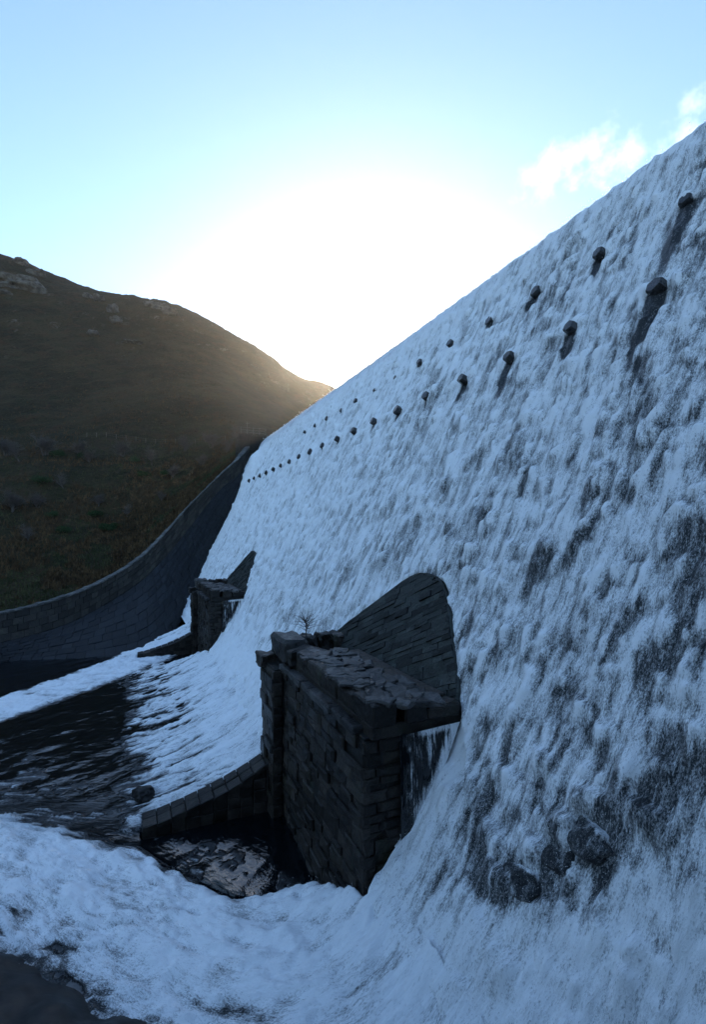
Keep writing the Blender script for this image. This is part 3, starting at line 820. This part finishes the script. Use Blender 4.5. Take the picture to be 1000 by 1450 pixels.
gy = np.concatenate([-steps(2, 420, lambda v: 1.5 + (v - 2) * .06)[::-1], steps(-.9, 60, lambda v: 3.0), steps(61, 200, lambda v: .75 if v < 130 else 1.1), steps(201, 440, lambda v: 1.8), steps(442, 700, lambda v: 4 + (v - 442) * .05)])
GX, GY = np.meshgrid(gx, gy, indexing='ij')
GZ = ground_z(GX, GY)
ground = structure(grid_mesh('hillside', np.stack([GX, GY, GZ], -1), None, M_GROUND))

# reservoir behind the crest
rv = [(31.5, -60, 38.6), (500, -60, 38.6), (500, 420, 38.6), (31.5, 420, 38.6)]
b_ = NB('still_water'); b_.bsdf((.02, .028, .035), .08, .5)
structure(mesh_obj('reservoir', rv, [(0, 1, 2, 3)], b_.m))

# near bank below the viewer: a slate slope running down into the pool
Nl = [(15, -2, 13.5), (13, 2.3, 10.0), (11, 4.6, 6.2), (8.8, 7.9, 3.6), (6, 11.3, 1.7), (2.8, 16.9, .05), (-1.6, 20.8, .14), (-5.2, 25.1, .16), (-11.5, 29.6, .12), (-60, 24, .0)]
Ul = [(15, -3, 14.2), (13, .2, 12.5), (11, .6, 12.0), (8, 1.0, 11.6), (4, 1.2, 11.2), (-1, 1.2, 11), (-6, 1.0, 11), (-14, -.5, 11), (-28, -4, 11), (-62, -10, 11)]
Nc, Uc = catmull3(Nl), catmull3(Ul)
m = 110
Nc = Nc.copy(); Nc[:, 1] += .9 * (fbm(Nc[:, 0] / 1.1, Nc[:, 0] * 0, 305, 3) - .5) * (Nc[:, 0] < 4); tt = np.linspace(-.06, 1, m)[None, :, None]
NBk = Nc[:, None, :] * (1 - tt) + Uc[:, None, :] * tt
NBk[..., 2] -= 1.3 * np.sin(np.clip(tt[..., 0], 0, 1) * math.pi) - .75 * (fbm(NBk[..., 0] / 1.3, NBk[..., 1] / 1.3, 301, 5) - .5)
NBk[..., 2] -= .5 * (1 - sst(tt[..., 0], -.06, .05)) + 0 * NBk[..., 0]
near = structure(grid_mesh('rock_bank', NBk, None, M_WETROCK))

# ------------------------------------------------------------------ boulders in the water
import bmesh
def rock_mesh(name, seed, sub=3, rough=.35, flat=1.0, mat=None, blocky=0.0):
    bm = bmesh.new(); bmesh.ops.create_icosphere(bm, subdivisions=sub, radius=1)
    co = np.array([v.co for v in bm.verts])
    d = (fbm(co[:, 0] * 1.3 + seed * 3.1, co[:, 1] * 1.3 + co[:, 2] * 1.7, seed, 4) - .5) * 2 * rough
    d += (fbm(co[:, 2] * 2.3 + seed, co[:, 0] * 2.1 - co[:, 1], seed + 5, 3) - .5) * rough
    for v, q in zip(bm.verts, d):
        p = v.co * (1 + q)
        if blocky:
            m = max(abs(p.x), abs(p.y), abs(p.z)); p = p * (1 - blocky) + p * (blocky / max(m, .3))
        v.co = Vector((p.x, p.y, p.z * flat))
    me = bpy.data.meshes.new(name); bm.to_mesh(me); bm.free(); me.materials.append(mat)
    return me
for i, (x, y, z, sx, sy, sz, ry, lab) in enumerate((
        (12.12, 10.35, 8.15, .95, 1.5, .9, .62, 'dark wet rock, highest of three breaking the white water, lower right'),
        (11.70, 11.05, 7.25, .85, 1.4, .75, .70, 'dark wet rock half veiled by water, middle of three, lower right'),
        (11.08, 11.75, 6.25, .9, 1.25, .8, .55, 'dark rounded rock, lowest of three, at edge of white boil'),
        (.55, 34.6, .28, 1.0, 1.5, .9, .0, 'black rock in foam at foot of the curved sill'))):
    o = bpy.data.objects.new('boulder', rock_mesh('boulder', 20 + i, 5, .34, 1, M_WATER if i < 3 else M_WETROCK, .4)); COL.objects.link(o)
    o.location = (x, y, z); o.scale = (sx * .62, sy * .62, sz * .62)
    o.data.polygons.foreach_set('use_smooth', [True] * len(o.data.polygons))
    o.rotation_euler = (random.uniform(-.35, .35), ry, random.uniform(-.4, .4))
    co = np.array([v.co for v in o.data.vertices]); wy = y + co[:, 1] * sy; wz = z + co[:, 2] * sz
    fm = .13 + .55 * sst(co[:, 2] + .35 * co[:, 0] + .5 * (fbm(co[:, 1] * 2.5, co[:, 0] * 2.5, 801 + i, 3) - .5), .25, .8) + .25 * (fbm(co[:, 1] * 4, co[:, 2] * 1.5, 811 + i, 3) - .5)
    at_ = o.data.attributes.new('foam', 'FLOAT', 'POINT'); at_.data.foreach_set('value', fm.clip(.05, .8).astype(np.float32))
    at_ = o.data.attributes.new('fuv', 'FLOAT_VECTOR', 'POINT'); at_.data.foreach_set('vector', np.stack([wy, -wz * 1.1, co[:, 0] * sx], -1).reshape(-1).astype(np.float32))
    tag(o, lab, 'rock', 'rocks standing in the water')

# ------------------------------------------------------------------ water trickling down the side of each pier
def tube(V, Fc, pts, rad, k=3):
    b0 = len(V); n = len(pts)
    for i, p in enumerate(pts):
        d = Vector(pts[min(i + 1, n - 1)]) - Vector(pts[max(i - 1, 0)])
        if d.length < 1e-9: d = Vector((0, 0, 1))
        a = d.orthogonal().normalized(); c = d.normalized().cross(a)
        r = rad[i] if isinstance(rad, (list, tuple)) else rad
        for j in range(k):
            t = 2 * math.pi * j / k; V.append(Vector(p) + (a * math.cos(t) + c * math.sin(t)) * r)
    for i in range(n - 1):
        for j in range(k):
            Fc.append((b0 + i * k + j, b0 + i * k + (j + 1) % k, b0 + (i + 1) * k + (j + 1) % k, b0 + (i + 1) * k + j))
vx = np.linspace(9.75, 12.75, 110); vt = np.linspace(0, 1, 150)
VX, VT = np.meshgrid(vx, vt, indexing='ij')
zt_ = 9.02 + .05 * (VX - 9.7); zb_ = za(VX) - .1; VZ = zt_ + (zb_ - zt_) * VT
strand = fbm(VX / .06 + .8 * fbm(VX / .3, VZ / .3, 705, 2), VZ / .8, 701, 3) * .45 + fbm(VX / .25, VZ / .7, 703, 3) * .55
fv = .75 * sst(strand, .40, .74) * (.35 + .65 * sst(VX, 10.4, 12.3)) * sst(VX, 9.8, 10.05) + .45 * (1 - sst(zt_ - VZ, .05, .35)) * sst(VX, 10.3, 10.8) + .5 * (1 - sst(VZ - zb_, .2, 1.1)) * sst(VX, 10.0, 10.6)
VY = 17.22 - .16 * np.sin(np.clip((zt_ - VZ) / 2.5, 0, 1) * math.pi / 2) - .10 * (strand - .5)
VY = VY + .22 * (1 - sst(VX, 9.75, 10.1))
kv = np.maximum.reduce([fv[:-1, :-1], fv[1:, :-1], fv[:-1, 1:], fv[1:, 1:]]) > .04
tr = structure(grid_mesh('side_cascade', np.stack([VX, VY, VZ], -1), None, M_WATER, {'foam': ('FLOAT', fv.clip(0, .95)), 'fuv': ('FLOAT_VECTOR', np.stack([VX * 1.5, VZ, VX * 0], -1))}))
tr2 = tr.copy(); COL.objects.link(tr2); tr2.location.y = BSP

# ------------------------------------------------------------------ spray: droplets along the crest and above the boil
def droplets(P, R):
    n = len(P); T4 = np.array([(1, 1, 1), (-1, -1, 1), (-1, 1, -1), (1, -1, -1)], float)
    A = rng.uniform(0, 6.28, n); ca, sa = np.cos(A), np.sin(A)
    X = T4[None, :, 0] * ca[:, None] - T4[None, :, 1] * sa[:, None]; Y = T4[None, :, 0] * sa[:, None] + T4[None, :, 1] * ca[:, None]
    V = np.stack([X, Y, np.repeat(T4[None, :, 2], n, 0) * 1.3], -1) * (R * .6)[:, None, None] + P[:, None, :]
    q = np.array([(0, 2, 1), (0, 1, 3), (0, 3, 2), (1, 2, 3)]); Fq = (np.arange(n)[:, None, None] * 4 + q[None]).reshape(-1, 3)
    me = bpy.data.meshes.new('spray'); me.from_pydata(V.reshape(-1, 3).tolist(), [], Fq.tolist()); me.update(); me.materials.append(M_SPRAY)
    o = bpy.data.objects.new('spray', me); COL.objects.link(o); o['kind'] = 'stuff'; return o
def on_fall(n, s_rng, z_rng, off):
    s_ = rng.uniform(*s_rng, n); z_ = rng.uniform(*z_rng, n)
    t_ = np.interp(z_, PW[:, 1], ARC); h_ = bil(H, s_, t_); x_ = np.interp(t_, ARC, PW[:, 0])
    o_ = h_ + rng.exponential(off, n); return np.stack([x_ - .85 * o_, s_, z_ + .5 * o_], -1)
n = 42000
s_ = 8 + 105 * rng.random(n) ** .5; x_ = rng.uniform(26.3, 29.5, n)
crest = np.stack([x_, s_, np.interp(x_, PC[:, 0], PC[:, 1]) + .05 + rng.exponential(.075, n) * (1 + .5 * rng.random(n))], -1)
boil = on_fall(6000, (7, 17), (3.3, 9.0), .12)
face = on_fall(9000, (8, 60), (10, 36), .07)
k = rng.integers(0, x2.size, 60000); fr = FR.reshape(-1)[k]; ok = (fr > .35) & (x2.reshape(-1)[k] > -14) & (y2.reshape(-1)[k] > 9) & (y2.reshape(-1)[k] < 60)
k = k[ok][:9000]
riv = np.stack([x2.reshape(-1)[k] + rng.uniform(-.05, .05, len(k)), y2.reshape(-1)[k] + rng.uniform(-.05, .05, len(k)), Z.reshape(-1)[k] + rng.exponential(.10, len(k))], -1)
PP = np.concatenate([crest, boil, face, riv])
RR = np.concatenate([rng.uniform(.012, .03, n) * (1 + s_ / 34), rng.uniform(.006, .016, 6000), rng.uniform(.008, .02, 9000), rng.uniform(.006, .018, len(k))])
droplets(PP, RR)

# ------------------------------------------------------------------ abutment at the far end of the crest, with its iron railing
ab = thing('abutment', 'dark square stone block at far end of the dam crest', 'stone block', (26.5, 117, 33))
box('core', 22.2, 31.0, 114.9, 119, 27, 40.2, M_MORTAR, ab, 0, .02)
wall_of('stone', (22.1, 114.75, 31), (31, 114.75, 31), (31, 114.75, 40.1), (22.1, 114.75, 40.1), 9, 1.6, M_WALL, ab, .2, .06, .06, .03, 21)
wall_of('stone', (22.1, 119, 31), (22.1, 114.75, 31), (22.1, 114.75, 40.1), (22.1, 119, 40.1), 9, 1.5, M_WALL, ab, .2, .06, .06, .03, 22)
for i in range(6): box('coping', 22.0 + i * 1.5, 23.45 + i * 1.5, 114.6, 115.5, 40.1, 40.42, M_WALL, ab, .02, .05, i)
def bar(V, Fc, a, b, r): tube(V, Fc, [a, b], r, 4)
rl = thing('railing', 'pale iron lattice railing on top of the far abutment', 'railing', (25.5, 115.1, 40.4))
for i in range(5):
    V, Fc = [], []; x = -2.9 + i * 1.45; bar(V, Fc, (x, 0, 0), (x, 0, 1.75 if i != 1 else 3.0), .07); mesh_obj('post', V, Fc, M_IRON, rl)
for z in (.5, 1.1, 1.65):
    V, Fc = [], []; bar(V, Fc, (-2.9, 0, z), (2.9, 0, z), .045); mesh_obj('rail', V, Fc, M_IRON, rl)
for i in range(8):
    V, Fc = [], []; x = -2.9 + i * .725; bar(V, Fc, (x, .03, .5), (x + .725, .03, 1.1), .03); mesh_obj('brace', V, Fc, M_IRON, rl)
V, Fc = [], []; bar(V, Fc, (-1.9, 0, 2.6), (-1.0, 0, 2.6), .06); mesh_obj('crossbar', V, Fc, M_IRON, rl)

# ------------------------------------------------------------------ rocks on the hill
for i, (x, y, sx, sy, sz, lab) in enumerate((
        (-66.6, 357.6, 11, 5, 6, 'broad pale crag high on the left edge of the hill'),
        (-54, 355, 4.5, 4, 4.5, 'pale crag at the right end of the broad crag'),
        (-20.2, 348.0, 3.2, 2.5, 2.2, 'pale rock in upper middle of the hill'),
        (-26.5, 353.0, 2.6, 2, 1.8, 'small pale rock left of upper middle rock'),
        (-12.5, 333.7, 3.4, 3, 3.0, 'grey rock at head of the scree run'),
        (-9.5, 321.4, 3.2, 3, 2.4, 'grey rock at foot of the scree run'),
        (1.8, 294.5, 3.0, 2, 1.6, 'pale boulder rightmost of three on mid slope'),
        (-19.9, 301.9, 2.6, 2, 2.0, 'pale boulder leftmost of three on mid slope'),
        (-3.5, 294.6, 2.4, 2, 1.2, 'flat pale boulder, middle of three on mid slope'),
        (10.4, 345.4, 4.2, 3, 3.0, 'left rock of the ridge outcrop facing the sun'),
        (15.8, 340.8, 4.0, 3, 3.0, 'middle rock of the ridge outcrop facing the sun'),
        (20.6, 335.4, 4.6, 3, 2.6, 'right rock of the ridge outcrop facing the sun'),
        (-59.4, 381.8, 5, 3, 3, 'rocky knuckle just under the skyline at left'),
        (-69.0, 391.5, 4, 3, 3, 'rock on the skyline nearest the left edge'),
        (-68.9, 347.7, 3.4, 2, 1.6, 'pale slab below the broad crag'))):
    o = bpy.data.objects.new('rock_outcrop', rock_mesh('rock_outcrop', 50 + i, 4, .95, 1, M_ROCK, .25)); COL.objects.link(o)
    o.location = (x, y, float(ground_z(np.array([x]), np.array([y]))[0]) + sz * .12); o.scale = (sx, sy, sz); o.rotation_euler = (0, 0, random.uniform(-.3, .3))
    tag(o, lab, 'rock', 'rocks on the far hill')

# ------------------------------------------------------------------ bare trees and gorse on the far bank
def bare_tree(seed, hgt):
    r = random.Random(seed); Vt, Ft, Vc, Fc = [], [], [], []
    def grow(p, d, L, rad, lev):
        n = 4; pts = [p]; q = Vector(p); dd = Vector(d)
        for i in range(n):
            dd = (dd + Vector((r.uniform(-1, 1), r.uniform(-1, 1), r.uniform(-.4, .8))) * .22).normalized(); q = q + dd * (L / n); pts.append(q.copy())
        tube(Vt if lev < 2 else Vc, Ft if lev < 2 else Fc, pts, [rad * (1 - .6 * i / n) for i in range(n + 1)], 5 if lev < 1 else 3)
        if lev >= 4: return
        for _ in range((6, 6, 6, 5)[lev]):
            i = r.randint(1, n); a = Vector((r.uniform(-1, 1), r.uniform(-1, 1), r.uniform(-.1, .9))).normalized()
            grow(pts[i], (dd * .55 + a).normalized(), L * r.uniform(.5, .8), rad * .48, lev + 1)
    for _ in range(r.randint(1, 3)):
        grow(Vector((r.uniform(-.3, .3), r.uniform(-.3, .3), -.3)), Vector((r.uniform(-.3, .3), r.uniform(-.3, .3), 1)), hgt * .36, .15, 0)
    t = thing('bare_tree', '', 'tree', (0, 0, 0), 'leafless trees on the far bank')
    mesh_obj('trunk', Vt, Ft, M_TWIG, t); mesh_obj('crown', Vc, Fc, M_TWIG, t)
    return t
protos = [bare_tree(5, 6.5), bare_tree(8, 7.5), bare_tree(13, 5.5)]
spots = [(-22.9, 163.2, 1.5, 'broad leafless tree at left on the upper bench'), (-27.9, 156.7, 1.2, 'leafless tree nearest left edge on the bench'), (-14.8, 161.9, 1.3, 'leafless tree right of the broad one on the bench'),
         (-3.4, 160.1, 1.2, 'leafless tree above the bracken mound, middle of the bench'), (4.6, 151.1, 1.1, 'leafless tree in hollow below the fence'), (14.1, 157.8, 1.4, 'tall leafless tree under the fence, left of the abutment'),
         (21.6, 154.5, 1.3, 'leafless tree behind the railing of the abutment'), (23.4, 142.8, 1.2, 'leafless tree standing against the abutment'), (9.7, 143.3, 1.1, 'leafless tree halfway between hollow and abutment'),
         (-7.8, 134.7, .8, 'small leafless bush on brown slope above the wall'), (-1.5, 129.7, .7, 'grey leafless bush near gorse above the wall'), (-19.8, 131.2, 1.0, 'leafless tree low on the left slope'),
         (-24.3, 128.9, 1.2, 'leafless tree low at the left edge'), (-19.2, 115.7, .8, 'leafless bush lowest on the left bank'), (17.1, 143.3, 1.0, 'leafless tree just left of the abutment tree'),
         (-11.7, 156.1, .9, 'small leafless tree on the mound at mid bench'), (-15.9, 140.5, .9, 'leafless bush below the rust brown mound'), (6.4, 130.6, .7, 'small leafless bush beside the steep part of wall'),
         (-33, 168, 1.4, 'leafless tree farthest left behind the bench'), (29, 150, 1.1, 'leafless tree rising right of the abutment')]
for i, (x, y, sc_, lab) in enumerate(spots):
    t = protos[i] if i < 3 else copy_tree(protos[i % 3])
    t.location = (x, y, float(ground_z(np.array([x]), np.array([y]))[0])); t.scale = (sc_ * 1.15, sc_ * 1.15, sc_ * .85); t.rotation_euler = (0, 0, random.uniform(0, 6.28)); t['label'] = lab

def gorse(seed):
    r = random.Random(seed); V, Fc = [], []
    lobes = [(r.uniform(-1, 1), r.uniform(-1, 1), r.uniform(.4, 1.1), r.uniform(.5, .9)) for _ in range(7)]
    for i in range(1500):
        lx, ly, lz, lr = r.choice(lobes); d = Vector((r.gauss(0, 1), r.gauss(0, 1), r.gauss(0, 1))).normalized() * lr * r.uniform(.6, 1.1)
        p = Vector((lx, ly, lz)) + d
        if p.z < 0: continue
        u = Vector((r.uniform(-1, 1), r.uniform(-1, 1), r.uniform(-1, 1))).normalized() * .16; w = u.orthogonal().normalized() * .07
        b = len(V); V += [p - w, p + w, p + u + d * .12]; Fc.append((b, b + 1, b + 2))
    t = thing('gorse_bush', '', 'bush', (0, 0, 0), 'gorse bushes on the far bank')
    mesh_obj('foliage', V, Fc, M_GORSE, t)
    V, Fc = [], []
    for l in lobes: tube(V, Fc, [(0, 0, -.2), (l[0] * .5, l[1] * .5, l[2] * .5), l[:3]], [.07, .05, .02])
    mesh_obj('stem', V, Fc, M_TWIG, t); return t
gp = [gorse(3), gorse(4)]
for i, (x, y, sc_, lab) in enumerate([(-5.6, 125.0, 1.2, 'largest dark green gorse bush on brown slope'), (-8.3, 130.6, 1.0, 'green gorse bush just above the largest one'), (2.6, 145.4, 1.1, 'green gorse bush at right end of the mound'),
        (8.0, 145.2, 1.0, 'green gorse bush nearest the abutment'), (-3.7, 126.3, .8, 'small gorse bush touching the largest one'), (0.0, 155.3, 1.1, 'gorse bush behind the mound'), (-12.8, 158.8, 1.3, 'wide gorse bush in middle of the bench'),
        (-20.1, 162.0, 1.2, 'gorse bush under the broad leafless tree'), (-13.7, 120.9, 1.0, 'gorse bush lowest on the bank above the wall'), (-20.7, 142.6, 1.2, 'gorse bush at left below the rust brown mound'),
        (-17, 128, .9, 'gorse bush at left of the lowest slope')]):
    t = gp[i] if i < 2 else copy_tree(gp[i % 2])
    t.location = (x, y, float(ground_z(np.array([x]), np.array([y]))[0])); t.scale = (sc_ * 1.2, sc_, sc_ * .8); t.rotation_euler = (0, 0, random.uniform(0, 6.28)); t['label'] = lab

# bracken and rough grass over the bank
n = 42000
bx = rng.uniform(-42, 34, n); by = np.interp(bx, _tx, _ty) + 2.5 + rng.exponential(34, n)
gz_ = ground_z(bx, by)
sel = fbm(bx / 6, by / 6, 401, 4)
for nm, mk, mt, hr in (('bracken', sel > .5, M_BRACKEN, (.35, .9)), ('grass', sel <= .5, M_GRASS, (.25, .6))):
    X, Y, Zg = bx[mk], by[mk], gz_[mk]; m_ = len(X)
    hgt = rng.uniform(*hr, m_); a = rng.uniform(0, 6.28, m_); w = hgt * .28; lx, ly = rng.normal(0, .35, m_) * hgt, rng.normal(0, .35, m_) * hgt
    Vb = np.stack([np.stack([X - np.cos(a) * w, Y - np.sin(a) * w, Zg - .1], -1), np.stack([X + np.cos(a) * w, Y + np.sin(a) * w, Zg - .1], -1), np.stack([X + lx, Y + ly, Zg + hgt], -1)], 1)
    o = mesh_obj(nm, Vb.reshape(-1, 3).tolist(), np.arange(m_ * 3).reshape(-1, 3).tolist(), mt); o['kind'] = 'stuff'

# fence along the bench
fe = thing('fence', 'thin post and wire fence along the upper bench', 'fence', (0, 176, 48))
fp = []
for i in range(15):
    x = -14 + i * 2.9; y = 181 - .55 * (x + 14) * .9
    fp.append(Vector((x, y, float(ground_z(np.array([x]), np.array([y]))[0]))))
for p in fp:
    V, Fc = [], []; bar(V, Fc, p + Vector((0, 0, -.3)) - fe.location, p + Vector((0, 0, 1.5)) - fe.location, .09); mesh_obj('post', V, Fc, M_WOOD, fe)
for z in (.7, 1.3):
    V, Fc = [], []; tube(V, Fc, [p + Vector((0, 0, z)) - fe.location for p in fp], .02, 3); mesh_obj('wire', V, Fc, M_IRON, fe)

# sapling rooted on the near pier
V, Fc = [], []; r = random.Random(6); Vs, Fs = [], []
tube(Vs, Fs, [(0, 0, -.1), (.03, .02, .3), (0, .06, .6)], [.03, .022, .012], 5)
for i in range(46):
    p = Vector((.02, .04, r.uniform(.15, .6))); d = Vector((r.uniform(-1, 1), r.uniform(-1, 1), r.uniform(.1, 1))).normalized() * r.uniform(.3, .75)
    tube(V, Fc, [p, p + d * .5 + Vector((0, 0, .03)), p + d], [.012, .009, .004])
sp = thing('sapling', 'small leafless sapling growing on top of the near pier', 'sapling', (10.3, 30.9, 10.45))
mesh_obj('stem', Vs, Fs, M_TWIG, sp); mesh_obj('twigs', V, Fc, M_TWIG, sp)
sp.scale = (1.7, 1.7, 1.7)

# ------------------------------------------------------------------ haze
hb = NB('air'); pv = hb.n('ShaderNodeVolumePrincipled')
pv.inputs['Color'].default_value = (.97, .94, .89, 1); pv.inputs['Density'].default_value = .00005; pv.inputs['Anisotropy'].default_value = .84
hb.l(pv.outputs[0], hb.out.inputs['Volume'])
hv = [(x, y, z) for x in (-700, 560) for y in (-520, 780) for z in (-12, 265)]
hz = mesh_obj('haze', hv, [(0, 1, 3, 2), (4, 6, 7, 5), (0, 4, 5, 1), (2, 3, 7, 6), (0, 2, 6, 4), (1, 5, 7, 3)], hb.m)
hz['kind'] = 'stuff'
